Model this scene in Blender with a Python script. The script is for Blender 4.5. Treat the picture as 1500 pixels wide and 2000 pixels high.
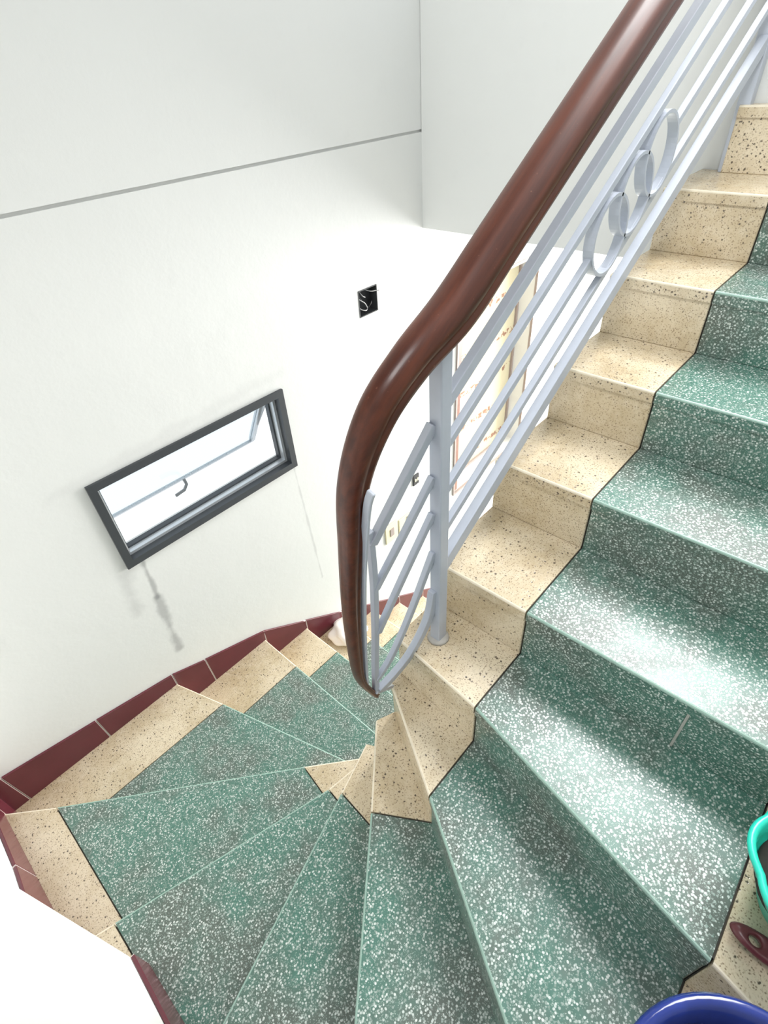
import bpy, bmesh, math, random
from mathutils import Vector, Matrix
random.seed(7)
for o in list(bpy.data.objects): bpy.data.objects.remove(o)
SC = bpy.context.scene
COL = SC.collection

# ------------------------------------------------------------ camera
F_PX = 1050.7757
CAM = Vector((-0.788745, -0.338024, 1.025317))
RIGHT = Vector((0.667929, -0.741814, -0.059851))
DOWN = Vector((-0.512185, -0.399843, -0.760127))
FWD = Vector((0.539942, 0.538366, -0.647012))
cd = bpy.data.cameras.new('camera'); cam = bpy.data.objects.new('camera', cd); COL.objects.link(cam)
cd.sensor_fit = 'HORIZONTAL'; cd.sensor_width = 36.0; cd.lens = 36.0 * F_PX / 1500.0
cd.clip_start = 0.02; cd.clip_end = 100
m = Matrix.Identity(4)
for i in range(3):
    m[i][0] = RIGHT[i]; m[i][1] = -DOWN[i]; m[i][2] = -FWD[i]; m[i][3] = CAM[i]
cam.matrix_world = m
SC.camera = cam

# ------------------------------------------------------------ world, daylight, added fill, exposure
w = bpy.data.worlds.new('sky'); SC.world = w; w.use_nodes = True
bg = w.node_tree.nodes['Background']; bg.inputs[0].default_value = (0.93, 0.97, 1.0, 1); bg.inputs[1].default_value = 1.3
def area(name, loc, target, sx, sy, power, col=(1, 1, 1), spread=180):
    l = bpy.data.lights.new(name, 'AREA'); l.shape = 'RECTANGLE'; l.size = sx; l.size_y = sy; l.energy = power; l.color = col; l.spread = math.radians(spread)
    o = bpy.data.objects.new(name, l); COL.objects.link(o); o.location = loc
    o.rotation_euler = (Vector(target) - Vector(loc)).to_track_quat('-Z', 'Y').to_euler()
    return o
area('daylight_lower_room', (4.4, 0.45, -0.75), (0.0, 0.9, -0.8), 1.9, 2.2, 370, (1.0, 0.99, 0.96))
area('daylight_upper_window', (1.80, -0.05, 2.45), (-0.10, -0.35, 0.10), 1.4, 1.6, 28, (1.0, 1.0, 1.0), 74)
area('fill_end_wall', (-0.95, -0.20, 3.3), (1.4, 0.2, 0.9), 1.0, 1.0, 36, (0.97, 0.99, 1.0), 100)  # added fill lamp to brighten the end wall; no window stands behind it
vs = SC.view_settings
vs.view_transform = 'Standard'; vs.look = 'None'; vs.gamma = 1.0; vs.use_curve_mapping = False
vs.exposure = 0.04

# ------------------------------------------------------------ dimensions of the stair
H = 0.17; D = 0.2723
YW = 1.449            # window wall
XL = -1.233           # left wall
XP = -1.07            # face of the pier in the left wall
YP = 0.45             # where the pier starts
XE = 1.415            # end wall
YR = -0.84            # wall beside the upper flight
ZF = -15 * H          # floor of the lower room

# ------------------------------------------------------------ materials
def newmat(name):
    m = bpy.data.materials.new(name); m.use_nodes = True
    nt = m.node_tree; return m, nt, nt.nodes['Principled BSDF']
def N(nt, typ, **kw):
    n = nt.nodes.new(typ)
    for k, v in kw.items():
        if k.startswith('i_'): n.inputs[int(k[2:])].default_value = v
        else: setattr(n, k, v)
    return n
def L(nt, a, b): nt.links.new(a, b)
def math_(nt, op, a, b=None, c=None, clamp=False):
    n = nt.nodes.new('ShaderNodeMath'); n.operation = op; n.use_clamp = clamp
    for i, x in enumerate((a, b, c)):
        if x is None: continue
        if isinstance(x, (int, float)): n.inputs[i].default_value = x
        else: nt.links.new(x, n.inputs[i])
    return n.outputs[0]
def mixc(nt, fac, a, b):
    n = nt.nodes.new('ShaderNodeMix'); n.data_type = 'RGBA'
    if isinstance(fac, (int, float)): n.inputs[0].default_value = fac
    else: nt.links.new(fac, n.inputs[0])
    for i, x in ((6, a), (7, b)):
        if isinstance(x, tuple): n.inputs[i].default_value = (*x[:3], 1)
        else: nt.links.new(x, n.inputs[i])
    return n.outputs[2]
def ramp(nt, val, lo, hi):
    n = nt.nodes.new('ShaderNodeMapRange'); n.interpolation_type = 'SMOOTHSTEP'
    nt.links.new(val, n.inputs[0]); n.inputs[1].default_value = lo; n.inputs[2].default_value = hi
    return n.outputs[0]
def noise(nt, vec, scale, detail=3, rough=0.5):
    n = N(nt, 'ShaderNodeTexNoise'); n.inputs['Scale'].default_value = scale; n.inputs['Detail'].default_value = detail
    n.inputs['Roughness'].default_value = rough; nt.links.new(vec, n.inputs['Vector']); return n.outputs[0]
def pos(nt): return N(nt, 'ShaderNodeNewGeometry').outputs['Position']
def bump(nt, bsdf, h, strength, dist):
    b = N(nt, 'ShaderNodeBump'); b.inputs['Strength'].default_value = strength; b.inputs['Distance'].default_value = dist
    nt.links.new(h, b.inputs['Height']); nt.links.new(b.outputs[0], bsdf.inputs['Normal'])
def plain(name, col, rough=0.5, metal=0.0, spec=0.5, nz=0.0, nscale=30):
    m, nt, b = newmat(name)
    b.inputs['Roughness'].default_value = rough; b.inputs['Metallic'].default_value = metal
    b.inputs['Specular IOR Level'].default_value = spec
    if nz > 0:
        n = noise(nt, pos(nt), nscale, 4)
        L(nt, mixc(nt, n, tuple(c * (1 - nz) for c in col), tuple(min(1, c * (1 + nz)) for c in col)), b.inputs['Base Color'])
    else:
        b.inputs['Base Color'].default_value = (*col, 1)
    return m

def terrazzo_green():
    m, nt, b = newmat('green_terrazzo'); p = pos(nt)
    def chips(scale, keep, lo, hi):
        wob = N(nt, 'ShaderNodeVectorMath', operation='MULTIPLY_ADD')
        nn = N(nt, 'ShaderNodeTexNoise'); nn.inputs['Scale'].default_value = scale * 1.1; L(nt, p, nn.inputs['Vector'])
        L(nt, nn.outputs['Color'], wob.inputs[0]); wob.inputs[1].default_value = (0.45 / scale,) * 3; L(nt, p, wob.inputs[2])
        v = N(nt, 'ShaderNodeTexVoronoi'); v.inputs['Scale'].default_value = scale; L(nt, wob.outputs[0], v.inputs['Vector'])
        s = N(nt, 'ShaderNodeSeparateColor'); L(nt, v.outputs['Color'], s.inputs[0])
        sel = math_(nt, 'LESS_THAN', s.outputs[0], keep)
        mask = math_(nt, 'MULTIPLY', math_(nt, 'SUBTRACT', 1.0, ramp(nt, v.outputs['Distance'], lo, hi)), sel)
        return mask, s.outputs[1], s.outputs[2]
    m1, r1, q1 = chips(165, 0.92, 0.30, 0.48)
    m2, r2, q2 = chips(330, 0.60, 0.28, 0.48)
    wear = ramp(nt, noise(nt, p, 4.0, 5, 0.62), 0.40, 0.64)
    fine = noise(nt, p, 60, 3)
    green = mixc(nt, fine, (0.052, 0.142, 0.108), (0.086, 0.205, 0.162))
    grime = mixc(nt, fine, (0.085, 0.096, 0.082), (0.120, 0.132, 0.114))
    base = mixc(nt, math_(nt, 'MULTIPLY', wear, 0.85), green, grime)
    c2 = mixc(nt, r2, (0.22, 0.32, 0.27), (0.45, 0.53, 0.48))
    c1 = mixc(nt, r1, (0.17, 0.25, 0.21), (0.68, 0.73, 0.69))
    col = mixc(nt, math_(nt, 'MULTIPLY', m2, 0.6), base, c2)
    col = mixc(nt, math_(nt, 'MULTIPLY', m1, 0.95), col, c1)
    L(nt, col, b.inputs['Base Color'])
    rr = math_(nt, 'ADD', math_(nt, 'MULTIPLY', wear, 0.10), math_(nt, 'MULTIPLY', fine, 0.16))
    rr = math_(nt, 'ADD', rr, 0.22)
    L(nt, math_(nt, 'SUBTRACT', rr, math_(nt, 'MULTIPLY', m1, 0.10)), b.inputs['Roughness'])
    L(nt, math_(nt, 'ADD', math_(nt, 'MULTIPLY', m1, 0.60), 0.55), b.inputs['Specular IOR Level'])
    hgt = math_(nt, 'ADD', math_(nt, 'MULTIPLY', m1, 0.5), math_(nt, 'MULTIPLY', noise(nt, p, 25, 2), 1.2))
    bump(nt, b, hgt, 0.12, 0.002)
    return m
def terrazzo_beige():
    m, nt, b = newmat('beige_terrazzo'); p = pos(nt)
    big = noise(nt, p, 5, 5, 0.6); fine = noise(nt, p, 240, 3, 0.6); mid = noise(nt, p, 40, 4, 0.6)
    col = mixc(nt, ramp(nt, big, 0.3, 0.7), (0.53, 0.425, 0.275), (0.71, 0.61, 0.45))
    col = mixc(nt, math_(nt, 'MULTIPLY', ramp(nt, mid, 0.45, 0.75), 0.35), col, (0.72, 0.64, 0.50))
    col = mixc(nt, math_(nt, 'MULTIPLY', ramp(nt, fine, 0.52, 0.66), 0.38), col, (0.26, 0.17, 0.09))
    def spots(scale, keep, r0, r1):
        v = N(nt, 'ShaderNodeTexVoronoi'); v.inputs['Scale'].default_value = scale
        wob = N(nt, 'ShaderNodeVectorMath', operation='MULTIPLY_ADD')
        nn = N(nt, 'ShaderNodeTexNoise'); nn.inputs['Scale'].default_value = scale * 2; L(nt, p, nn.inputs['Vector'])
        L(nt, nn.outputs['Color'], wob.inputs[0]); wob.inputs[1].default_value = (0.5 / scale,) * 3; L(nt, p, wob.inputs[2])
        L(nt, wob.outputs[0], v.inputs['Vector'])
        s = N(nt, 'ShaderNodeSeparateColor'); L(nt, v.outputs['Color'], s.inputs[0])
        return math_(nt, 'MULTIPLY', math_(nt, 'LESS_THAN', s.outputs[0], keep), math_(nt, 'SUBTRACT', 1.0, ramp(nt, v.outputs['Distance'], r0, r1)))
    s1 = spots(95, 0.30, 0.16, 0.34); s2 = spots(200, 0.55, 0.20, 0.40)
    col = mixc(nt, math_(nt, 'MULTIPLY', s2, 0.7), col, (0.16, 0.10, 0.055))
    col = mixc(nt, math_(nt, 'MULTIPLY', s1, 0.9), col, (0.045, 0.028, 0.02))
    L(nt, col, b.inputs['Base Color'])
    b.inputs['Roughness'].default_value = 0.24; b.inputs['Specular IOR Level'].default_value = 0.7
    bump(nt, b, math_(nt, 'SUBTRACT', mid, s1), 0.2, 0.002)
    return m
def seg_mask(nt, sx, sz, a, bpt, width, wob):
    """soft mask round the segment a-b on the x/z plane of a wall (a dirt streak with its own shape)"""
    ax, az = a; bx, bz = bpt; dx, dz = bx - ax, bz - az; l2 = dx * dx + dz * dz
    px = math_(nt, 'SUBTRACT', sx, ax); pz = math_(nt, 'SUBTRACT', sz, az)
    t = math_(nt, 'DIVIDE', math_(nt, 'ADD', math_(nt, 'MULTIPLY', px, dx), math_(nt, 'MULTIPLY', pz, dz)), l2, clamp=True)
    ex = math_(nt, 'SUBTRACT', px, math_(nt, 'MULTIPLY', t, dx)); ez = math_(nt, 'SUBTRACT', pz, math_(nt, 'MULTIPLY', t, dz))
    d = math_(nt, 'SQRT', math_(nt, 'ADD', math_(nt, 'MULTIPLY', ex, ex), math_(nt, 'MULTIPLY', ez, ez)))
    d = math_(nt, 'ADD', d, math_(nt, 'MULTIPLY', math_(nt, 'SUBTRACT', wob, 0.5), width * 2.0))
    return math_(nt, 'SUBTRACT', 1.0, ramp(nt, d, 0.0, width))
def wall_paint(name, streaks=False):
    m, nt, b = newmat(name); p = pos(nt)
    n1 = noise(nt, p, 1.3, 4); n2 = noise(nt, p, 14, 5, 0.6)
    col = mixc(nt, n1, (0.68, 0.69, 0.675), (0.73, 0.735, 0.72))
    col = mixc(nt, math_(nt, 'MULTIPLY', ramp(nt, n2, 0.58, 0.8), 0.10), col, (0.56, 0.56, 0.55))
    if streaks:
        s = N(nt, 'ShaderNodeSeparateXYZ'); L(nt, p, s.inputs[0]); x, z = s.outputs[0], s.outputs[2]
        wob = noise(nt, p, 12, 3, 0.5)
        for a, c, wd, k in (((-0.375, -0.45), (-0.385, -0.66), 0.016, 0.45), ((-0.385, -0.66), (-0.40, -1.00), 0.030, 0.42),
                            ((0.42, -0.45), (0.46, -1.25), 0.010, 0.22), ((-0.46, -0.47), (-0.48, -0.66), 0.05, 0.18)):
            col = mixc(nt, math_(nt, 'MULTIPLY', seg_mask(nt, x, z, a, c, wd, wob), k), col, (0.10, 0.10, 0.11))
        for a, c in (((-0.55, -0.02), (0.45, 0.03)),):
            col = mixc(nt, math_(nt, 'MULTIPLY', seg_mask(nt, x, z, a, c, 0.035, wob), 0.16), col, (0.45, 0.45, 0.45))
    L(nt, col, b.inputs['Base Color'])
    b.inputs['Roughness'].default_value = 0.62; b.inputs['Specular IOR Level'].default_value = 0.3
    bump(nt, b, math_(nt, 'ADD', n2, math_(nt, 'MULTIPLY', noise(nt, p, 3, 2), 2.0)), 0.12, 0.01)
    return m
def wood(name, dark, light, stretch, rough):
    m, nt, b = newmat(name)
    tc = N(nt, 'ShaderNodeNewGeometry').outputs['Position']
    m0 = N(nt, 'ShaderNodeMapping'); m0.inputs['Rotation'].default_value = (0, math.atan2(H, D), 0); L(nt, tc, m0.inputs['Vector'])
    mp = N(nt, 'ShaderNodeMapping'); mp.inputs['Scale'].default_value = stretch; L(nt, m0.outputs[0], mp.inputs['Vector'])
    g = noise(nt, mp.outputs[0], 1.0, 6, 0.65); sc = noise(nt, tc, 160, 2)
    col = mixc(nt, ramp(nt, g, 0.25, 0.75), dark, light)
    col = mixc(nt, math_(nt, 'MULTIPLY', ramp(nt, sc, 0.70, 0.76), 0.20), col, (0.35, 0.16, 0.10))
    L(nt, col, b.inputs['Base Color']); b.inputs['Roughness'].default_value = rough
    b.inputs['Coat Weight'].default_value = 0.22; b.inputs['Specular IOR Level'].default_value = 0.3; b.inputs['Coat Roughness'].default_value = 0.18
    bump(nt, b, g, 0.1, 0.003)
    return m
M = {}
M['green'] = terrazzo_green(); M['beige'] = terrazzo_beige()
M['green_edge'] = plain('highlight_green_edge', (0.27, 0.40, 0.34), 0.4, nz=0.2, nscale=60); M['beige_edge'] = plain('highlight_beige_edge', (0.74, 0.66, 0.52), 0.4, nz=0.15, nscale=60)  # paler nosing bevels: the edge highlight is put into the base colour
M['grout'] = plain('dark_joint', (0.055, 0.05, 0.04), 0.8)
M['concrete'] = plain('raw_concrete', (0.45, 0.43, 0.40), 0.85, nz=0.15)
M['wall'] = wall_paint('white_wall_paint'); M['wall_streak'] = wall_paint('stained_white_wall_paint', True)
M['tile'] = plain('maroon_tile', (0.105, 0.020, 0.030), 0.22, nz=0.25, nscale=6)
M['tile_grout'] = plain('tile_grout', (0.72, 0.64, 0.62), 0.8)
M['joint_grey'] = plain('riser_joint_mortar', (0.42, 0.42, 0.38), 0.8)
M['rail_wood'] = wood('varnished_handrail_wood', (0.042, 0.0085, 0.0035), (0.105, 0.025, 0.010), (3.5, 45, 45), 0.36)
M['metal'] = plain('pale_blue_grey_paint', (0.47, 0.505, 0.58), 0.38, nz=0.06)
M['metal_white'] = plain('white_gloss_paint', (0.8, 0.82, 0.85), 0.4)
M['frame'] = plain('dark_grey_aluminium', (0.060, 0.066, 0.074), 0.35, 0.3)
M['frame_light'] = plain('bright_aluminium', (0.62, 0.65, 0.68), 0.3, 0.5)
M['handle_grey'] = plain('grey_handle', (0.30, 0.31, 0.32), 0.4)
M['brown_frame'] = plain('brown_window_wood', (0.20, 0.085, 0.06), 0.45, nz=0.25, nscale=40)
M['taupe_frame'] = plain('taupe_frame_paint', (0.32, 0.26, 0.24), 0.5)
M['cream_plastic'] = plain('cream_plastic', (0.72, 0.66, 0.46), 0.4)
M['dark_box'] = plain('dark_box_inside', (0.035, 0.037, 0.04), 0.7, nz=0.5)
M['wire'] = plain('grey_wire', (0.5, 0.5, 0.5), 0.5)
M['wire_dark'] = plain('dark_wire', (0.02, 0.02, 0.022), 0.5)
M['teal'] = plain('teal_plastic', (0.02, 0.56, 0.42), 0.28)
M['blue'] = plain('blue_glaze', (0.018, 0.035, 0.20), 0.12, nz=0.35, nscale=20)
M['soil'] = plain('dark_soil', (0.022, 0.018, 0.014), 0.9, nz=0.5, nscale=150)
M['handle'] = plain('maroon_plastic_handle', (0.13, 0.032, 0.038), 0.3)
M['steel'] = plain('steel', (0.5, 0.5, 0.5), 0.35, 1.0)
M['bag'] = plain('white_plastic_bag', (0.78, 0.73, 0.70), 0.45)
M['floor'] = plain('pale_floor_tile', (0.62, 0.58, 0.50), 0.4, nz=0.1)
def glass():
    m, nt, b = newmat('window_glass')
    tr = N(nt, 'ShaderNodeBsdfTransparent'); tr.inputs[0].default_value = (0.90, 0.94, 0.96, 1)
    gl = N(nt, 'ShaderNodeBsdfGlossy'); gl.inputs['Roughness'].default_value = 0.03
    mx = N(nt, 'ShaderNodeMixShader'); mx.inputs[0].default_value = 0.06
    L(nt, tr.outputs[0], mx.inputs[1]); L(nt, gl.outputs[0], mx.inputs[2])
    L(nt, mx.outputs[0], nt.nodes['Material Output'].inputs[0]); return m
M['glass'] = glass()

# ------------------------------------------------------------ mesh helpers (everything is given in room coordinates)
def link(name, bm, mat, parent=None, smooth=False, base=None):
    me = bpy.data.meshes.new(name)
    bmesh.ops.remove_doubles(bm, verts=bm.verts, dist=1e-6)
    bmesh.ops.recalc_face_normals(bm, faces=bm.faces)
    o = bpy.data.objects.new(name, me)
    off = Vector((0, 0, 0))
    if parent is not None:
        pw = parent.get('_w', None); off = Vector(pw) if pw is not None else Vector((0, 0, 0))
    if base is not None:
        o['_w'] = [float(c) for c in base]; bmesh.ops.translate(bm, verts=bm.verts, vec=-Vector(base)); o.location = Vector(base) - off
    else:
        o['_w'] = [float(c) for c in off]; bmesh.ops.translate(bm, verts=bm.verts, vec=-off)
    bm.to_mesh(me); bm.free()
    me.materials.append(mat)
    if smooth:
        for p in me.polygons: p.use_smooth = True
    COL.objects.link(o)
    if parent is not None: o.parent = parent
    return o
def empty(name, loc, label, cat, group=None, kind=None):
    o = bpy.data.objects.new(name, None); COL.objects.link(o); o.location = loc; o['_w'] = [float(c) for c in loc]
    o.empty_display_size = 0.05
    o['label'] = label; o['category'] = cat
    if group: o['group'] = group
    if kind: o['kind'] = kind
    return o
def tag(o, label=None, cat=None, group=None, kind=None):
    if label: o['label'] = label
    if cat: o['category'] = cat
    if group: o['group'] = group
    if kind: o['kind'] = kind
    return o
def bevel(o, width=0.003, seg=2, angle=35):
    b = o.modifiers.new('bevel', 'BEVEL'); b.width = width; b.segments = seg; b.limit_method = 'ANGLE'; b.angle_limit = math.radians(angle)
    return o
def subsurf(o, n=2):
    s = o.modifiers.new('subsurf', 'SUBSURF'); s.levels = n; s.render_levels = n; return o
def add_box(bm, a, b):
    x0, x1 = sorted((a[0], b[0])); y0, y1 = sorted((a[1], b[1])); z0, z1 = sorted((a[2], b[2]))
    v = [bm.verts.new((x, y, z)) for z in (z0, z1) for y in (y0, y1) for x in (x0, x1)]
    for f in ((0, 2, 3, 1), (4, 5, 7, 6), (0, 1, 5, 4), (2, 6, 7, 3), (0, 4, 6, 2), (1, 3, 7, 5)): bm.faces.new([v[i] for i in f])
def add_prism(bm, pts, z0, z1):
    lo = [bm.verts.new((p[0], p[1], z0)) for p in pts]; hi = [bm.verts.new((p[0], p[1], z1)) for p in pts]
    bm.faces.new(lo[::-1]); bm.faces.new(hi); n = len(pts)
    for i in range(n): bm.faces.new((lo[i], lo[(i + 1) % n], hi[(i + 1) % n], hi[i]))
def add_sweep(bm, path, prof, up=Vector((0, 1, 0)), caps=True, scales=None, closed=False, ups=None):
    """sweep a closed 2-D profile (a, b): a along the side vector, b along the normal, round a path of points"""
    path = [Vector(p) for p in path]; rings = []; n = len(path)
    for i, p in enumerate(path):
        if closed: t = path[(i + 1) % n] - path[i - 1]
        else: t = path[min(i + 1, n - 1)] - path[max(i - 1, 0)]
        t.normalize(); u = Vector(ups[i]) if ups else up
        side = (u - t * u.dot(t)).normalized(); nor = side.cross(t)
        sa, sb = scales[i] if scales else (1.0, 1.0)
        rings.append([bm.verts.new(p + side * a * sa + nor * b * sb) for a, b in prof])
    k = len(prof); rng = range(n if closed else n - 1)
    for i in rng:
        r0, r1 = rings[i], rings[(i + 1) % n]
        for j in range(k): bm.faces.new((r0[j], r0[(j + 1) % k], r1[(j + 1) % k], r1[j]))
    if caps and not closed:
        bm.faces.new(rings[0][::-1]); bm.faces.new(rings[-1])
def circle_prof(r, n=10): return [(r * math.cos(2 * math.pi * i / n), r * math.sin(2 * math.pi * i / n)) for i in range(n)]
def rect_prof(a, b): return [(-a / 2, -b / 2), (a / 2, -b / 2), (a / 2, b / 2), (-a / 2, b / 2)]
def catmull(pts, per=8):
    pts = [Vector(p) for p in pts]; out = []
    for i in range(len(pts) - 1):
        p0 = pts[max(i - 1, 0)]; p1 = pts[i]; p2 = pts[i + 1]; p3 = pts[min(i + 2, len(pts) - 1)]
        for k in range(per):
            t = k / per
            out.append(0.5 * ((2 * p1) + (-p0 + p2) * t + (2 * p0 - 5 * p1 + 4 * p2 - p3) * t * t + (-p0 + 3 * p1 - 3 * p2 + p3) * t ** 3))
    out.append(pts[-1]); return out
def add_lathe(bm, prof, c, n=48, fn=None):
    """prof: list of (r, z), closed round the axis at c; fn(angle, r, z) may vary the radius"""
    rings = []
    for r, z in prof:
        rings.append([bm.verts.new((c[0] + (fn(a, r, z) if fn else r) * math.cos(a), c[1] + (fn(a, r, z) if fn else r) * math.sin(a), c[2] + z)) for a in [2 * math.pi * i / n for i in range(n)]])
    for r0, r1 in zip(rings, rings[1:]):
        for j in range(n): bm.faces.new((r0[j], r0[(j + 1) % n], r1[(j + 1) % n], r1[j]))
    bm.faces.new(rings[0][::-1]); bm.faces.new(rings[-1])
def NB(): return bmesh.new()

# ------------------------------------------------------------ walls and floors
WIN = (-0.437, 0.436, -0.442, -0.041)          # window in the window wall x0 x1 z0 z1
WIN2 = (1.728, 2.60, -1.432, -0.010)           # brown framed window of the lower room
BOX = (0.946, 1.070, 0.100, 0.220)             # electrical box opening
def wall_grid(y0, y1, xs, zs, holes):
    """solid wall with openings as one clean shell"""
    bm = NB(); nx, nz = len(xs) - 1, len(zs) - 1
    full = {}
    for i in range(nx):
        for k in range(nz):
            cx, cz = (xs[i] + xs[i + 1]) / 2, (zs[k] + zs[k + 1]) / 2
            full[i, k] = not any(h[0] < cx < h[1] and h[2] < cz < h[3] for h in holes)
    def q(*p): bm.faces.new([bm.verts.new(c) for c in p])
    for (i, k), on in full.items():
        if not on: continue
        x0, x1, z0, z1 = xs[i], xs[i + 1], zs[k], zs[k + 1]
        q((x0, y0, z0), (x1, y0, z0), (x1, y0, z1), (x0, y0, z1)); q((x0, y1, z0), (x0, y1, z1), (x1, y1, z1), (x1, y1, z0))
        if not full.get((i - 1, k)): q((x0, y0, z0), (x0, y0, z1), (x0, y1, z1), (x0, y1, z0))
        if not full.get((i + 1, k)): q((x1, y0, z0), (x1, y1, z0), (x1, y1, z1), (x1, y0, z1))
        if not full.get((i, k - 1)): q((x0, y0, z0), (x0, y1, z0), (x1, y1, z0), (x1, y0, z0))
        if not full.get((i, k + 1)): q((x0, y0, z1), (x1, y0, z1), (x1, y1, z1), (x0, y1, z1))
    return bm
ZT = 4.4
ZLEDGE = 0.760
xs = sorted({XL - 0.15, WIN[0], WIN[1], BOX[0], BOX[1], WIN2[0], WIN2[1], 5.0})
zs = sorted({ZF - 0.2, WIN2[2], WIN2[3], WIN[2], WIN[3], BOX[2], BOX[3], ZLEDGE})
o = link('wall_back', wall_grid(YW, YW + 0.15, xs, zs, [WIN, WIN2, BOX]), M['wall_streak']); tag(o, kind='structure', label='white plaster wall with the small awning window')
wb = o
bm = NB(); add_box(bm, (XL - 0.15, YW + 0.010, ZLEDGE), (5.0, YW + 0.15, ZLEDGE + 0.010)); add_box(bm, (XL - 0.15, YW + 0.002, ZLEDGE + 0.010), (5.0, YW + 0.15, ZT))
tag(link('upper_plaster', bm, M['wall'], wb), label='grey white plaster above the horizontal groove')
# the box opening is cut into the wall front by its own dark lining (see electrical box)
bm = NB(); pts = [(XL, YW), (XL - 0.15, YW), (XL - 0.15, YR - 0.15), (XP, YR - 0.15), (XP, YP), (XL, YP)]
add_prism(bm, pts, ZF, ZT)
tag(link('wall_left', bm, M['wall']), kind='structure', label='white wall with a projecting pier at the outer side of the winders')
bm = NB(); add_box(bm, (XP, YR - 0.15, ZF), (XE, YR, ZT))
tag(link('wall_front', bm, M['wall']), kind='structure', label='white wall beside the upper flight')
bm = NB(); add_box(bm, (XE, YR - 0.15, 0.384), (XE + 0.12, YW, 1.24)); add_box(bm, (XE, YR - 0.1, ZF), (XE + 0.2, 0.15, 0.384))
tag(link('wall_right', bm, M['wall']), kind='structure', label='white end wall hanging over the opening to the lower room')
bm = NB(); add_box(bm, (XL - 0.15, YR - 0.15, ZT), (XE + 0.2, YW + 0.15, ZT + 0.12))
tag(link('ceiling', bm, M['wall']), kind='structure', label='white stairwell ceiling')
bm = NB(); add_box(bm, (1.2, -1.6, ZF - 0.1), (5.0, YW, ZF))
tag(link('floor', bm, M['floor']), kind='structure', label='pale floor of the lower room')
bm = NB(); add_box(bm, (XE + 0.2, -1.6, 0.384), (5.0, YW, 0.55))
tag(link('ceiling_lower', bm, M['wall']), kind='structure', label='white ceiling of the lower room')

# ------------------------------------------------------------ the stair
stair = empty('staircase', (0, 0, ZF), 'winding terrazzo staircase of green treads edged with beige', 'staircase')
Y_IN = 0.283; Y_LOW = 0.46; Y_JI = 0.003; Y_JO = -0.563; Y_JL = 1.181; Y_JLI = 0.53
NOSE = {}      # step -> nosing points [inner edge, inner joint, outer joint, outer wall]
for k in range(0, 6): NOSE[k] = [(k * D, Y_IN), (k * D, Y_JI), (k * D, Y_JO), (k * D, YR)]
NOSE[5][0] = (5 * D, 0.215)
NOSE[-1] = [(-0.160, 0.284), (-0.194, 0.005), (-0.3235, -0.563), (-0.387, YR)]
NOSE[-2] = [(-0.195, 0.288), (-0.371, 0.005), (-0.726, -0.563), (-0.898, YR)]
NOSE[-3] = [(-0.250, 0.308), (-0.449, 0.143), None, (XP, -0.347)]
NOSE[-4] = [(-0.268, 0.350), (-0.428, 0.303), None, (XP, 0.118)]
NOSE[-5] = [(-0.264, 0.385), (-0.413, 0.408), (-1.081, 0.612), (XL, 0.658)]
NOSE[-6] = [(-0.212, 0.460), (-0.383, 0.608), (-1.083, 1.199), (XL, 1.336)]
NOSE[-7] = [(-0.185, Y_LOW), (-0.204, Y_JLI), (-0.398, Y_JL), (-0.483, YW)]
for j in range(8): NOSE[-8 - j] = [(0.008 + 0.2685 * j, Y_LOW), (0.008 + 0.2685 * j, Y_JLI), (0.008 + 0.2685 * j, Y_JL), (0.008 + 0.2685 * j, YW)]
LAST = -14
ZONES = {}
for s in range(LAST, 5):
    f, b = NOSE[s], NOSE[s + 1]
    ZONES[s] = dict(inner=[f[0], f[1], b[1], b[0]], mid=[f[1], f[2], b[2], b[1]], outer=[f[2], f[3], b[3], b[2]])
ZONES[5] = dict(inner=[(5 * D, 0.215), (5 * D, Y_JI), (XE, Y_JI), (XE, 0.215)], mid=[(5 * D, Y_JI), (5 * D, Y_JO), (XE, Y_JO), (XE, Y_JI)], outer=[(5 * D, Y_JO), (5 * D, YR), (XE, YR), (XE, Y_JO)])
ZONES[4]['inner'] = [NOSE[4][0], NOSE[4][1], (5 * D, Y_JI), (5 * D, 0.215), (XE, 0.215), (XE, Y_IN)]
f, b = NOSE[-3], NOSE[-2]
ZONES[-3] = dict(inner=[f[0], f[1], b[1], b[0]], mid=[f[1], f[3], (XP, Y_JO), b[2], b[1]], outer=[(XP, Y_JO), (XP, YR), b[3], b[2]])
f, b = NOSE[-4], NOSE[-3]
ZONES[-4] = dict(inner=[f[0], f[1], b[1], b[0]], mid=[f[1], f[3], b[3], b[1]])
f, b = NOSE[-5], NOSE[-4]
ZONES[-5] = dict(inner=[f[0], f[1], b[1], b[0]], mid=[f[1], f[2], (-1.081, YP), (XP, YP), b[3], b[1]], outer=[f[2], f[3], (XL, YP), (-1.081, YP)])
f, b = NOSE[-7], NOSE[-6]
ZONES[-7] = dict(inner=[f[0], f[1], (-0.30, 0.535), b[0]], mid=[f[1], f[2], b[2], b[1], (-0.30, 0.535)], outer=[f[2], f[3], (XL, YW), b[3], b[2]])
f, b = NOSE[-8], NOSE[-7]

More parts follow.
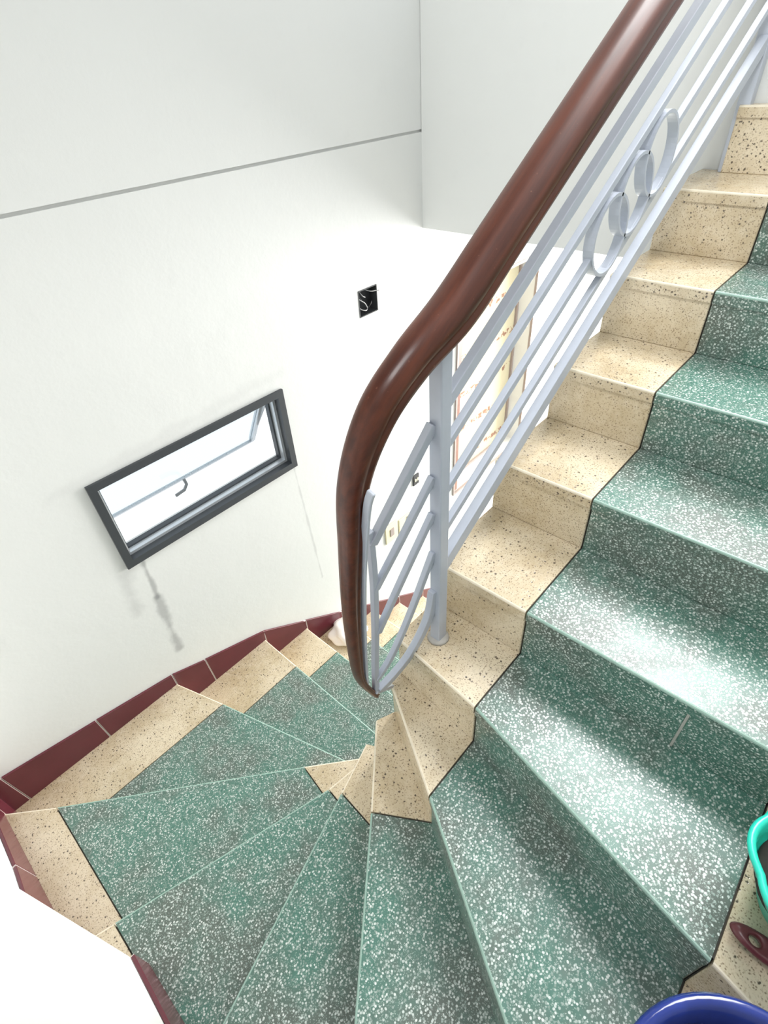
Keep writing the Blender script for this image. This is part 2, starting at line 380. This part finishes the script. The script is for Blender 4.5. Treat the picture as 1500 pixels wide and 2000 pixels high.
def area2(p): return sum(p[i][0] * p[(i + 1) % len(p)][1] - p[(i + 1) % len(p)][0] * p[i][1] for i in range(len(p)))
def inset(poly, d):
    """move every edge of a polygon inwards by d (simple mitred offset)"""
    p = [Vector(q) for q in poly]
    if area2(p) < 0: p = p[::-1]
    n = len(p); out = []
    for i in range(n):
        a, c, e = p[i - 1], p[i], p[(i + 1) % n]
        d1 = (c - a).normalized(); d2 = (e - c).normalized()
        n1 = Vector((-d1.y, d1.x)); n2 = Vector((-d2.y, d2.x)); bis = n1 + n2
        if bis.length < 1e-4: bis = n1.copy()
        bis.normalize(); cs = max(bis.dot(n1), 0.35)
        out.append(c + bis * (d / cs))
    return out
SLAB = 0.030
UPH = {}
for s in range(LAST, 6):
    n0 = NOSE[s]; n1 = NOSE[s + 1] if s < 5 else [(q[0] + 0.1, q[1]) for q in NOSE[5]]
    f0 = (Vector(n0[0]) + Vector(n0[3])) / 2; f1 = (Vector(n1[0]) + Vector(n1[3])) / 2; UPH[s] = (f1 - f0).normalized()
def riser_panel(a, c, z0, z1, back, t, gap0, gap1):
    """upright slab under the nosing a-c, set back from it"""
    a = Vector(a); c = Vector(c); d = (c - a); ln = d.length; d.normalize()
    nrm = Vector((d.y, -d.x))
    if nrm.dot(Vector(back)) < 0: nrm = -nrm
    a2 = a + d * gap0 + nrm * 0.007; c2 = c - d * gap1 + nrm * 0.007
    bm = NB(); add_prism(bm, [a2, c2, c2 + nrm * t, a2 + nrm * t], z0, z1); return bm
for s in range(LAST, 6):
    z = s * H; zone = ZONES[s]
    upn = NOSE.get(s + 1) if s < 5 else None
    def shifted(poly, ff, bb):
        """move the points on the front nosing by ff and those on the nosing behind by bb, uphill"""
        out = []
        for q in poly:
            v = Vector(q)
            for line, k in ((NOSE[s], ff), (upn, bb)):
                if line is None or not k: continue
                ln = [Vector(t) for t in line if t is not None]
                for i in range(len(ln) - 1):
                    if (ln[i] - v).length < 1e-5 or (ln[i + 1] - v).length < 1e-5:
                        d = (ln[i + 1] - ln[i]).normalized(); n1 = Vector((d.y, -d.x))
                        if n1.dot(UPH[s]) < 0: n1 = -n1
                        v = v + n1 * k; break
            out.append(v)
        return out
    bm = NB()
    for nm, poly in zone.items():
        add_prism(bm, inset(shifted(poly, 0.012, 0.030), 0.0006), z - 0.24, z - 0.005)
    core = link('step', bm, M['grout'], stair)
    for nm, poly in zone.items():
        bm = NB(); add_prism(bm, inset(shifted(poly, 0.0, 0.014), 0.0022), z - SLAB, z)
        nme = {'inner': 'inner_border_slab', 'mid': 'tread_slab', 'outer': 'outer_border_slab'}[nm]
        o = link(nme, bm, M['green'] if nm == 'mid' else M['beige'], core)
        o.data.materials.append(M['green_edge'] if nm == 'mid' else M['beige_edge'])
        at = o.data.attributes.new('bevel_weight_edge', 'FLOAT', 'EDGE'); ln = [Vector(t) for t in NOSE[s] if t is not None]
        oz = Vector(stair['_w'])
        for e in o.data.edges:
            a, c = (o.data.vertices[i].co + oz for i in e.vertices)
            if a.z < z - 1e-4 or c.z < z - 1e-4: continue
            def near(p):
                best = 9
                for i in range(len(ln) - 1):
                    d = ln[i + 1] - ln[i]; t = max(0, min(1, (p.xy - ln[i]).dot(d) / d.length_squared)); best = min(best, (ln[i] + d * t - p.xy).length)
                return best
            if near(a) < 0.005 and near(c) < 0.005 and near((a + c) / 2) < 0.005: at.data[e.index].value = 1.0
        b = bevel(o, 0.0055, 3).modifiers['bevel']; b.limit_method = 'WEIGHT'; b.material = 1
    # risers down to the step below
    nz = NOSE[s]
    back = UPH[s]
    cen = sum((Vector(q) for poly in zone.values() for q in poly), Vector((0, 0))) / sum(len(p) for p in zone.values())
    z0, z1 = z - H, z - SLAB + 0.001
    jo = nz[2] if nz[2] is not None else nz[3]
    i0 = (5 * D, 0.215) if s == 5 else nz[0]
    bevel(link('riser_border', riser_panel(i0, nz[1], z0, z1, back, 0.018, 0.002, 0.002), M['beige'], core), 0.002, 1)
    if s == 0:        # this riser is made of two lengths with a pale joint between them
        bevel(link('riser_panel', riser_panel(nz[1], (0, -0.374), z0, z1, back, 0.018, 0.002, 0.002), M['green'], core), 0.002, 1)
        bevel(link('riser_panel', riser_panel((0, -0.374), jo, z0, z1, back, 0.018, 0.002, 0.002), M['green'], core), 0.002, 1)
        bevel(link('riser_joint', riser_panel((0.0005, -0.371), (0.0005, -0.377), z0, z1, back, 0.016, 0, 0), M['joint_grey'], core), 0.001, 1)
    else:
        bevel(link('riser_panel', riser_panel(nz[1], jo, z0, z1, back, 0.018, 0.002, 0.002), M['green'], core), 0.002, 1)
    if nz[2] is not None:
        bevel(link('riser_border', riser_panel(jo, nz[3], z0, z1, back, 0.018, 0.002, 0.002), M['beige'], core), 0.002, 1)

# ------------------------------------------------------------ maroon skirting tiles
def tile_quad(plane, val, pts, t=0.011):
    """upright tile on a wall: plane 'y' or 'x', pts = (u, z) corners"""
    bm = NB(); n = len(pts)
    def w(u, z, d): return (u, val - d, z) if plane == 'y' else (val + d, u, z)
    a = [bm.verts.new(w(u, z, 0.001)) for u, z in pts]; b = [bm.verts.new(w(u, z, t)) for u, z in pts]
    bm.faces.new(a[::-1]); bm.faces.new(b)
    for i in range(n): bm.faces.new((a[i], a[(i + 1) % n], b[(i + 1) % n], b[i]))
    return bm
def skirting(name, plane, val, tiles, label):
    bm = NB()
    for pts in tiles:
        sub = tile_quad(plane, val, [(p.x, p.y) for p in inset(pts, 0.0014)], 0.0100)
        me = bpy.data.meshes.new('tmp'); sub.to_mesh(me); sub.free(); bm.from_mesh(me); bpy.data.meshes.remove(me)
    base = link(name, bm, M['tile_grout']); tag(base, kind='structure', label=label)
    for pts in tiles:
        cu = sum(p[0] for p in pts) / len(pts); ins = [(u + (0.0028 if u < cu else -0.0028), zz) for u, zz in pts]
        bevel(link('tile', tile_quad(plane, val, ins), M['tile'], base), 0.0015, 2)
    return base
zH, zI = -7 * H, -8 * H
tiles = [[(-1.233, zH), (-1.165, zH), (-1.177, -0.985), (-1.233, -0.972)],
         [(-1.165, zH), (-0.820, zH), (-0.826, -1.050), (-1.177, -0.985)],
         [(-0.820, zH), (-0.484, zH), (-0.484, -1.117), (-0.826, -1.050)],
         [(-0.484, zI), (-0.315, zI), (-0.322, -1.178), (-0.484, -1.117)],
         [(-0.315, zI), (0.010, zI), (0.015, -1.292), (-0.322, -1.178)]]
for j in range(6):
    x0 = 0.010 + 0.2685 * j; z = (-9 - j) * H
    tiles.append([(x0, z), (x0 + 0.2685, z), (x0 + 0.2685, -1.292 - 0.172 * (j + 1)), (x0, -1.292 - 0.172 * j)])
skirting('baseboard_back', 'y', YW, tiles, 'stepped maroon tile skirting along the window wall')
zG, zFf = -6 * H, -5 * H
skirting('baseboard_left', 'x', XL, [[(YW - 0.012, zG - H), (YW - 0.012, -0.93), (1.33, -0.915), (1.33, zG - H)],
                                     [(1.33, zG), (1.33, -0.915), (1.005, -0.866), (1.020, zG)],
                                     [(1.020, zG), (1.005, -0.866), (0.668, -0.762), (0.668, zG)],
                                     [(0.66, zFf), (0.66, -0.76), (0.46, -0.70), (0.46, zFf)]], 'maroon tile skirting on the left wall')
skirting('baseboard_pier', 'x', XP, [[(YP, zFf), (YP, -0.735), (0.12, -0.66), (0.12, zFf)],
                                     [(0.118, -4 * H), (0.118, -0.60), (-0.345, -0.50), (-0.345, -4 * H)]], 'maroon tile skirting on the projecting pier')

# ------------------------------------------------------------ railing
rail = empty('stair_railing', (-0.084, 0.195, -H), 'pale blue-grey metal railing with three rings under a brown wooden handrail', 'railing')
YR0 = 0.203; SL = H / D
def on(x, dz, y=YR0): return (x, y, SL * x + dz)
# handrail: rounded moulded profile (side, normal)
def rail_prof():
    pts = []
    for i in range(13):                                  # domed top
        a = math.pi * i / 12; pts.append((0.036 * math.cos(a), 0.008 + 0.034 * math.sin(a)))
    pts += [(-0.0355, -0.004), (-0.0300, -0.012), (-0.0305, -0.018), (-0.0345, -0.024), (-0.0325, -0.036), (-0.020, -0.042),
            (0.020, -0.042), (0.0325, -0.036), (0.0345, -0.024), (0.0305, -0.018), (0.0300, -0.012), (0.0355, -0.004)]
    return pts
RP = rail_prof()
RS = [(on(x, 0.720), 1.10, 0.82) for x in (1.400, 1.0, 0.5, 0.1, -0.04)] + [
    ((-0.157, 0.205, 0.642), 0.92, 0.77), ((-0.246, 0.209, 0.578), 0.81, 0.75), ((-0.304, 0.216, 0.472), 0.70, 0.60), ((-0.322, 0.226, 0.324), 0.63, 0.47),
    ((-0.330, 0.240, 0.156), 0.55, 0.39), ((-0.329, 0.253, -0.023), 0.50, 0.30), ((-0.318, 0.262, -0.160), 0.46, 0.20), ((-0.270, 0.268, -0.292), 0.38, 0.20)]
path = catmull([r[0] for r in RS], 10)
sc = [(v.x, v.y) for v in catmull([(r[1], r[2], 0) for r in RS], 10)]
bm = NB(); add_sweep(bm, path, RP, Vector((0, 1, 0)), True, sc)
hr = link('handrail', bm, M['rail_wood'], rail, True); tag(hr, label='varnished brown wooden handrail curving down at its end')
# flat strap behind the curved end of the handrail and the upright that carries the bars
bm = NB(); add_sweep(bm, catmull([(-0.300, 0.175, 0.470), (-0.303, 0.188, 0.424), (-0.306, 0.210, 0.282), (-0.307, 0.220, 0.201), (-0.307, 0.230, 0.111), (-0.307, 0.240, 0.011), (-0.306, 0.250, -0.101), (-0.302, 0.262, -0.215)], 5), rect_prof(0.016, 0.008)); bevel(link('end_strap', bm, M['metal'], rail), 0.0015, 1)
bm = NB(); add_sweep(bm, catmull([(-0.246, 0.249, 0.300), (-0.247, 0.249, 0.178), (-0.251, 0.251, 0.078), (-0.258, 0.253, -0.030), (-0.268, 0.256, -0.149), (-0.273, 0.259, -0.262)], 5), rect_prof(0.014, 0.016)); bevel(link('end_upright', bm, M['metal'], rail), 0.002, 2)
# posts
bm = NB(); add_box(bm, (-0.101, 0.181, -H), (-0.069, 0.211, 0.652)); bevel(link('post', bm, M['metal'], rail), 0.003, 2)
bm = NB(); add_box(bm, (1.372, 0.188, 4 * H), (1.410, 0.224, 1.53)); bevel(link('post', bm, M['metal'], rail), 0.003, 2)
bm = NB(); add_lathe(bm, [(0.030, 0), (0.028, 0.006), (0.020, 0.010)], (-0.085, 0.196, -H), 14); link('post_foot', bm, M['concrete'], rail, True)
# straight bars
X0, X1 = -0.072, 1.38
def bar(dz, t, v, x0=X0, x1=X1, name='rail_bar'):
    bm = NB(); add_sweep(bm, [on(x0, dz), on(x1, dz)], rect_prof(t, v * math.cos(math.atan(SL)))); return bevel(link(name, bm, M['metal'], rail), 0.002, 2)
DZ = [0.560, 0.460, 0.345, 0.237, 0.127]
bar(DZ[0], 0.020, 0.030, name='top_bar'); bar(DZ[1], 0.016, 0.022)
bar(DZ[2], 0.016, 0.022, X0, 0.472); bar(DZ[2], 0.016, 0.022, 0.822, X1)
bar(DZ[3], 0.016, 0.022); bar(DZ[4], 0.024, 0.044, name='bottom_bar')
# three linked rings
for i, x in enumerate((0.545, 0.648, 0.752)):
    c = Vector(on(x, 0.338)); bm = NB()
    ringp = [c + Vector((math.cos(a), 0, math.sin(a))) * 0.083 for a in [2 * math.pi * q / 40 for q in range(40)]]
    add_sweep(bm, ringp, rect_prof(0.024, 0.007), Vector((0, 1, 0)), closed=True)
    link('ring', bm, M['metal'], rail)
# curved bars between the post and the drooping end
CB = [[(-0.100, 0.202, 0.494), (-0.176, 0.225, 0.375), (-0.244, 0.248, 0.264)],
      [(-0.100, 0.202, 0.372), (-0.176, 0.225, 0.245), (-0.246, 0.249, 0.127)],
      [(-0.100, 0.202, 0.275), (-0.181, 0.227, 0.120), (-0.251, 0.251, -0.027)],
      [(-0.100, 0.201, 0.160), (-0.166, 0.222, -0.017), (-0.221, 0.241, -0.143), (-0.266, 0.256, -0.211)],
      [(-0.100, 0.200, 0.030), (-0.116, 0.205, -0.063), (-0.162, 0.221, -0.163), (-0.211, 0.237, -0.221), (-0.262, 0.254, -0.262)]]
for i, pp in enumerate(CB):
    tw = (0.018, 0.026) if i == 4 else ((0.016, 0.024) if i == 0 else (0.014, 0.018))
    bm = NB(); add_sweep(bm, catmull(pp, 6), rect_prof(*tw)); bevel(link('curved_bar', bm, M['metal'], rail), 0.002, 2)
bm = NB(); add_sweep(bm, [(-0.278, 0.259, -0.258), (-0.205, 0.270, -0.330)], rect_prof(0.020, 0.010)); bevel(link('end_bracket', bm, M['metal'], rail), 0.002, 2)

# ------------------------------------------------------------ window 1: small open awning window
w1 = bpy.data.objects.new('window_1', None); COL.objects.link(w1); w1.location = (0, YW, WIN[2]); w1['_w'] = [0.0, YW, WIN[2]]
tag(w1, kind='structure', label='small dark grey aluminium awning window standing open in the white wall')
def ring_frame(x0, x1, z0, z1, wd, y0, y1):
    bm = NB()
    add_box(bm, (x0, y0, z0), (x0 + wd, y1, z1)); add_box(bm, (x1 - wd, y0, z0), (x1, y1, z1))
    add_box(bm, (x0 + wd, y0, z0), (x1 - wd, y1, z0 + wd)); add_box(bm, (x0 + wd, y0, z1 - wd), (x1 - wd, y1, z1)); return bm
x0, x1, z0, z1 = WIN
link('window_frame', ring_frame(x0, x1, z0, z1, 0.030, YW - 0.012, YW + 0.045), M['frame'], w1)
link('frame_channel', ring_frame(x0 + 0.030, x1 - 0.030, z0 + 0.030, z1 - 0.030, 0.012, YW + 0.022, YW + 0.05), M['frame_light'], w1)
link('frame_stop', ring_frame(x0 + 0.030, x1 - 0.030, z0 + 0.030, z1 - 0.030, 0.020, YW + 0.05, YW + 0.075), M['frame'], w1)
# sash, hinged along the top
HX = 0.395; hy, hz = YW + 0.085, z1 - 0.045; ang = math.radians(31); SH = 0.345
def sp(x, d, t=0.0): return (x, hy + d * math.sin(ang) + t * math.cos(ang), hz - d * math.cos(ang) + t * math.sin(ang))
def sash_bar(xa, xb, da, db, t0, t1):
    bm = NB(); v = [bm.verts.new(sp(x, d, t)) for t in (t0, t1) for d in (da, db) for x in (xa, xb)]
    for f in ((0, 2, 3, 1), (4, 5, 7, 6), (0, 1, 5, 4), (2, 6, 7, 3), (0, 4, 6, 2), (1, 3, 7, 5)): bm.faces.new([v[i] for i in f])
    return bm
sash = link('sash_rail', sash_bar(-HX, HX, 0, 0.025, -0.02, 0.015), M['frame_light'], w1)
link('sash_rail', sash_bar(-HX, HX, SH - 0.010, SH, -0.008, 0.006), M['frame_light'], w1)
link('sash_stile', sash_bar(-HX, -HX + 0.02, 0.025, SH - 0.014, -0.012, 0.012), M['frame_light'], w1)
link('sash_stile', sash_bar(HX - 0.02, HX, 0.025, SH - 0.014, -0.012, 0.012), M['frame_light'], w1)
link('pane', sash_bar(-HX + 0.02, HX - 0.02, 0.025, SH - 0.014, -0.003, 0.003), M['glass'], w1)
hb = NB(); v0 = Vector(sp(-0.02, SH - 0.012, -0.02)); add_sweep(hb, [v0 + Vector((0.01, 0, 0.012)), v0 + Vector((0.01, -0.012, -0.012)), v0 + Vector((-0.012, -0.022, -0.026)), v0 + Vector((-0.060, -0.024, -0.030))], rect_prof(0.010, 0.014)); bevel(link('window_handle', hb, M['handle_grey'], w1), 0.003, 2)
bm = NB(); add_sweep(bm, [(x1 - 0.05, YW + 0.06, z1 - 0.06), sp(HX - 0.005, 0.20, -0.01)], rect_prof(0.010, 0.004)); link('window_stay', bm, M['steel'], w1)
bm = NB(); add_sweep(bm, [(x0 + 0.05, YW + 0.06, z1 - 0.06), sp(-HX + 0.005, 0.20, -0.01)], rect_prof(0.010, 0.004)); link('window_stay', bm, M['steel'], w1)

# ------------------------------------------------------------ window 2 of the lower room
w2 = bpy.data.objects.new('window_2', None); COL.objects.link(w2); w2.location = (2.16, YW, WIN2[2]); w2['_w'] = [2.16, YW, WIN2[2]]
tag(w2, kind='structure', label='brown framed window of the lower room seen through the railing')
x0, x1, z0, z1 = WIN2
link('window_trim', ring_frame(x0 - 0.012, x1 + 0.012, z0 - 0.012, z1 + 0.012, 0.014, YW - 0.012, YW + 0.006), M['taupe_frame'], w2)
link('window_frame', ring_frame(x0 + 0.002, x1 - 0.002, z0 + 0.002, z1 - 0.002, 0.016, YW + 0.110, YW + 0.140), M['taupe_frame'], w2)
bm = NB(); add_box(bm, (x0 + 0.004, YW - 0.004, z0 + 0.02), (x0 + 0.040, YW + 0.10, z1 - 0.02)); link('window_jamb', bm, M['brown_frame'], w2)
def blind_mat():
    m, nt, b = newmat('printed_cream_blind'); p = pos(nt)
    s = N(nt, 'ShaderNodeSeparateXYZ'); L(nt, p, s.inputs[0])
    row = math_(nt, 'FRACT', math_(nt, 'DIVIDE', s.outputs[2], 0.27))
    band = math_(nt, 'LESS_THAN', row, 0.16)
    n1 = noise(nt, p, 34, 3)
    col = mixc(nt, math_(nt, 'MULTIPLY', band, ramp(nt, n1, 0.5, 0.54)), (0.80, 0.74, 0.58), (0.50, 0.32, 0.24))
    tr = N(nt, 'ShaderNodeBsdfTranslucent'); L(nt, col, tr.inputs[0]); df = N(nt, 'ShaderNodeBsdfDiffuse'); L(nt, col, df.inputs[0])
    mx = N(nt, 'ShaderNodeMixShader'); mx.inputs[0].default_value = 0.45; L(nt, tr.outputs[0], mx.inputs[1]); L(nt, df.outputs[0], mx.inputs[2])
    L(nt, mx.outputs[0], nt.nodes['Material Output'].inputs[0]); return m
M['blind'] = blind_mat(); M['pink'] = plain('pink_print', (0.66, 0.40, 0.37), 0.6)
bm = NB(); add_box(bm, (x0 + 0.018, YW + 0.126, z0 + 0.018), (x1 - 0.018, YW + 0.129, z1 - 0.018)); bl = link('blind', bm, M['blind'], w2); tag(bl, label='cream blind printed with reddish rows')
bm = NB(); add_box(bm, (1.90, YW + 0.1235, -0.96), (2.045, YW + 0.1265, -0.80)); link('pink_print', bm, M['pink'], bl)
bm = NB(); add_box(bm, (x0 + 0.018, YW + 0.133, z0 + 0.018), (x1 - 0.018, YW + 0.137, z1 - 0.018)); link('pane', bm, M['glass'], w2)

# ------------------------------------------------------------ electrical box with loose wires
eb = empty('electrical_box', (1.008, YW, 0.16), 'open square electrical box with loose wires in the white wall', 'electrical box')
bx0, bx1, bz0, bz1 = BOX
bm = NB(); add_box(bm, (bx0, YW + 0.045, bz0), (bx1, YW + 0.05, bz1))
link('box_back', bm, M['dark_box'], eb)
link('box_lining', ring_frame(bx0, bx1, bz0, bz1, 0.004, YW - 0.002, YW + 0.047), M['dark_box'], eb)
def wire(pts, r, mat): 
    bm = NB(); add_sweep(bm, catmull(pts, 6), circle_prof(r, 6)); link('wire', bm, mat, eb, True)
yb = YW + 0.030
for pts, mt in ((((0.95, yb, 0.20), (0.965, yb - 0.02, 0.175), (0.99, yb - 0.025, 0.155), (1.01, yb - 0.02, 0.125), (1.015, yb, 0.105)), 'wire'),
                (((0.95, yb, 0.155), (0.97, yb - 0.02, 0.13), (0.995, yb - 0.025, 0.12), (1.02, yb - 0.01, 0.118)), 'wire'),
                (((0.975, yb, 0.215), (0.982, yb - 0.02, 0.19), (1.0, yb - 0.02, 0.178)), 'wire'),
                (((1.0, yb, 0.215), (1.03, yb - 0.025, 0.198), (1.065, yb - 0.03, 0.192), (1.08, yb - 0.036, 0.19)), 'wire'),
                (((0.96, yb, 0.218), (0.965, yb - 0.01, 0.195), (0.975, yb - 0.02, 0.17)), 'wire_dark'),
                (((1.0, yb, 0.10), (1.02, yb - 0.03, 0.14), (1.04, yb - 0.02, 0.15), (1.05, yb, 0.12)), 'wire_dark')):
    wire(pts, 0.0022, M[mt])

# ------------------------------------------------------------ switches beyond the curved bars
def plate(name, x0, x1, z0, z1, mat, label, cat, btns, bmat):
    e = empty(name, ((x0 + x1) / 2, YW, (z0 + z1) / 2), label, cat)
    bm = NB(); add_box(bm, (x0, YW - 0.010, z0), (x1, YW - 0.0005, z1)); bevel(link('plate', bm, mat, e), 0.003, 2)
    for a, b_, c, d in btns:
        bm = NB(); add_box(bm, (a, YW - 0.015, c), (b_, YW - 0.009, d)); bevel(link('switch_button', bm, bmat, e), 0.002, 2)
plate('switch_plate', 0.995, 1.110, -1.395, -1.250, M['cream_plastic'], 'cream switch plate with one dark key, nearer to the stair', 'switch plate', [(1.035, 1.070, -1.35, -1.29)], M['taupe_frame'])
plate('switch_plate', 1.125, 1.240, -1.420, -1.275, M['cream_plastic'], 'cream switch plate beside the wall corner, farther from the stair', 'switch plate', [(1.165, 1.185, -1.37, -1.34), (1.20, 1.215, -1.33, -1.29)], M['taupe_frame'])
plate('wall_socket', 1.280, 1.336, -1.090, -1.012, M['dark_box'], 'small dark wall socket above the cream switch plates', 'socket', [(1.29, 1.305, -1.06, -1.04), (1.312, 1.327, -1.06, -1.04)], M['cream_plastic'])

# ------------------------------------------------------------ crumpled white bag on a lower tread
bm = NB(); bmesh.ops.create_icosphere(bm, subdivisions=4, radius=1.0)
rnd = random.Random(3); dirs = [Vector((rnd.gauss(0, 1), rnd.gauss(0, 1), rnd.gauss(0, 1))).normalized() for _ in range(26)]
for v in bm.verts:
    d = v.co.normalized(); k = 1.0
    for i, q in enumerate(dirs): k += 0.16 * math.sin(7 * d.dot(q) + i) * (0.5 if i % 2 else 0.3) * 0.6
    v.co = Vector((0.100 * d.x * k, 0.105 * d.y * k, max(-0.002, 0.03 + 0.052 * d.z * k)))
bmesh.ops.translate(bm, verts=bm.verts, vec=(0.475, 1.325, -10 * H + 0.002))
tag(link('plastic_bag', bm, M['bag'], smooth=True, base=(0.475, 1.325, -10 * H)), 'crumpled white plastic bag on a lower tread against the maroon skirting', 'bag')

# ------------------------------------------------------------ pots at the lower right
def pot(name, c, prof, soil_r, soil_z, mat, label, fn=None):
    e = empty(name, c, label, 'pot')
    bm = NB(); add_lathe(bm, prof, c, 64, fn); link('pot_body', bm, mat, e, True)
    bm = NB(); add_lathe(bm, [(soil_r * 0.98, soil_z - 0.02), (soil_r, soil_z - 0.004), (soil_r * 0.96, soil_z), (0.01, soil_z + 0.006)], c, 40)
    for v in bm.verts: v.co.z += random.uniform(-0.003, 0.003)
    link('soil', bm, M['soil'], e, True); return e
TP = (-0.146, -0.655, -H + 0.001)
scal = lambda a, r, z: r * (1 + 0.07 * (abs(math.cos(3.5 * a + 0.35)) - 0.5) * min(1, z / 0.10))
pot('teal_pot', TP, [(0.066, 0), (0.070, 0.004), (0.118, 0.138), (0.126, 0.141), (0.128, 0.147), (0.123, 0.152), (0.115, 0.148), (0.108, 0.11), (0.066, 0.012), (0.01, 0.010)], 0.100, 0.095, M['teal'], 'teal plastic pot with a scalloped rim at the right edge of the stair', scal)
BP = (-0.553, -0.655, -2 * H + 0.001)
pot('blue_pot', BP, [(0.105, 0), (0.115, 0.006), (0.155, 0.16), (0.163, 0.285), (0.175, 0.295), (0.180, 0.306), (0.174, 0.316), (0.162, 0.312), (0.150, 0.28), (0.140, 0.16), (0.105, 0.014), (0.01, 0.012)], 0.150, 0.262, M['blue'], 'glossy dark blue glazed pot at the bottom edge of the stair')
# tool lying by the teal pot: leaf-shaped handle with a hanging hole, neck and blade
gt = empty('garden_trowel', (-0.243, -0.64, -H), 'maroon tool handle with a hanging hole beside the teal pot', 'garden tool')
bm = NB(); hc = Vector((-0.254, -0.620, -0.148)); n = 28; loops = []
for rx, ry, oy, dz in ((0.0085, 0.010, 0.018, 0.006), (0.012, 0.014, 0.018, 0.009), (0.018, 0.050, 0, 0.006), (0.0205, 0.056, 0, 0), (0.018, 0.050, 0, -0.006), (0.012, 0.014, 0.018, -0.008), (0.0085, 0.010, 0.018, -0.006)):
    loops.append([bm.verts.new(hc + Vector((rx * math.cos(2 * math.pi * i / n), oy + ry * math.sin(2 * math.pi * i / n), dz))) for i in range(n)])
for i in range(len(loops)):
    l0, l1 = loops[i], loops[(i + 1) % len(loops)]
    for j in range(n): bm.faces.new((l0[j], l0[(j + 1) % n], l1[(j + 1) % n], l1[j]))
link('handle', bm, M['handle'], gt, True)
bm = NB(); add_sweep(bm, [(-0.254, -0.668, -0.148), (-0.254, -0.72, -0.152)], circle_prof(0.006, 10)); link('neck', bm, M['steel'], gt, True)
bm = NB(); add_prism(bm, [(-0.258, -0.715), (-0.228, -0.715), (-0.222, -0.76), (-0.243, -0.80), (-0.264, -0.76)], -0.158, -0.155); link('blade', bm, M['steel'], gt)

for o in bpy.data.objects:
    if '_w' in o: del o['_w']
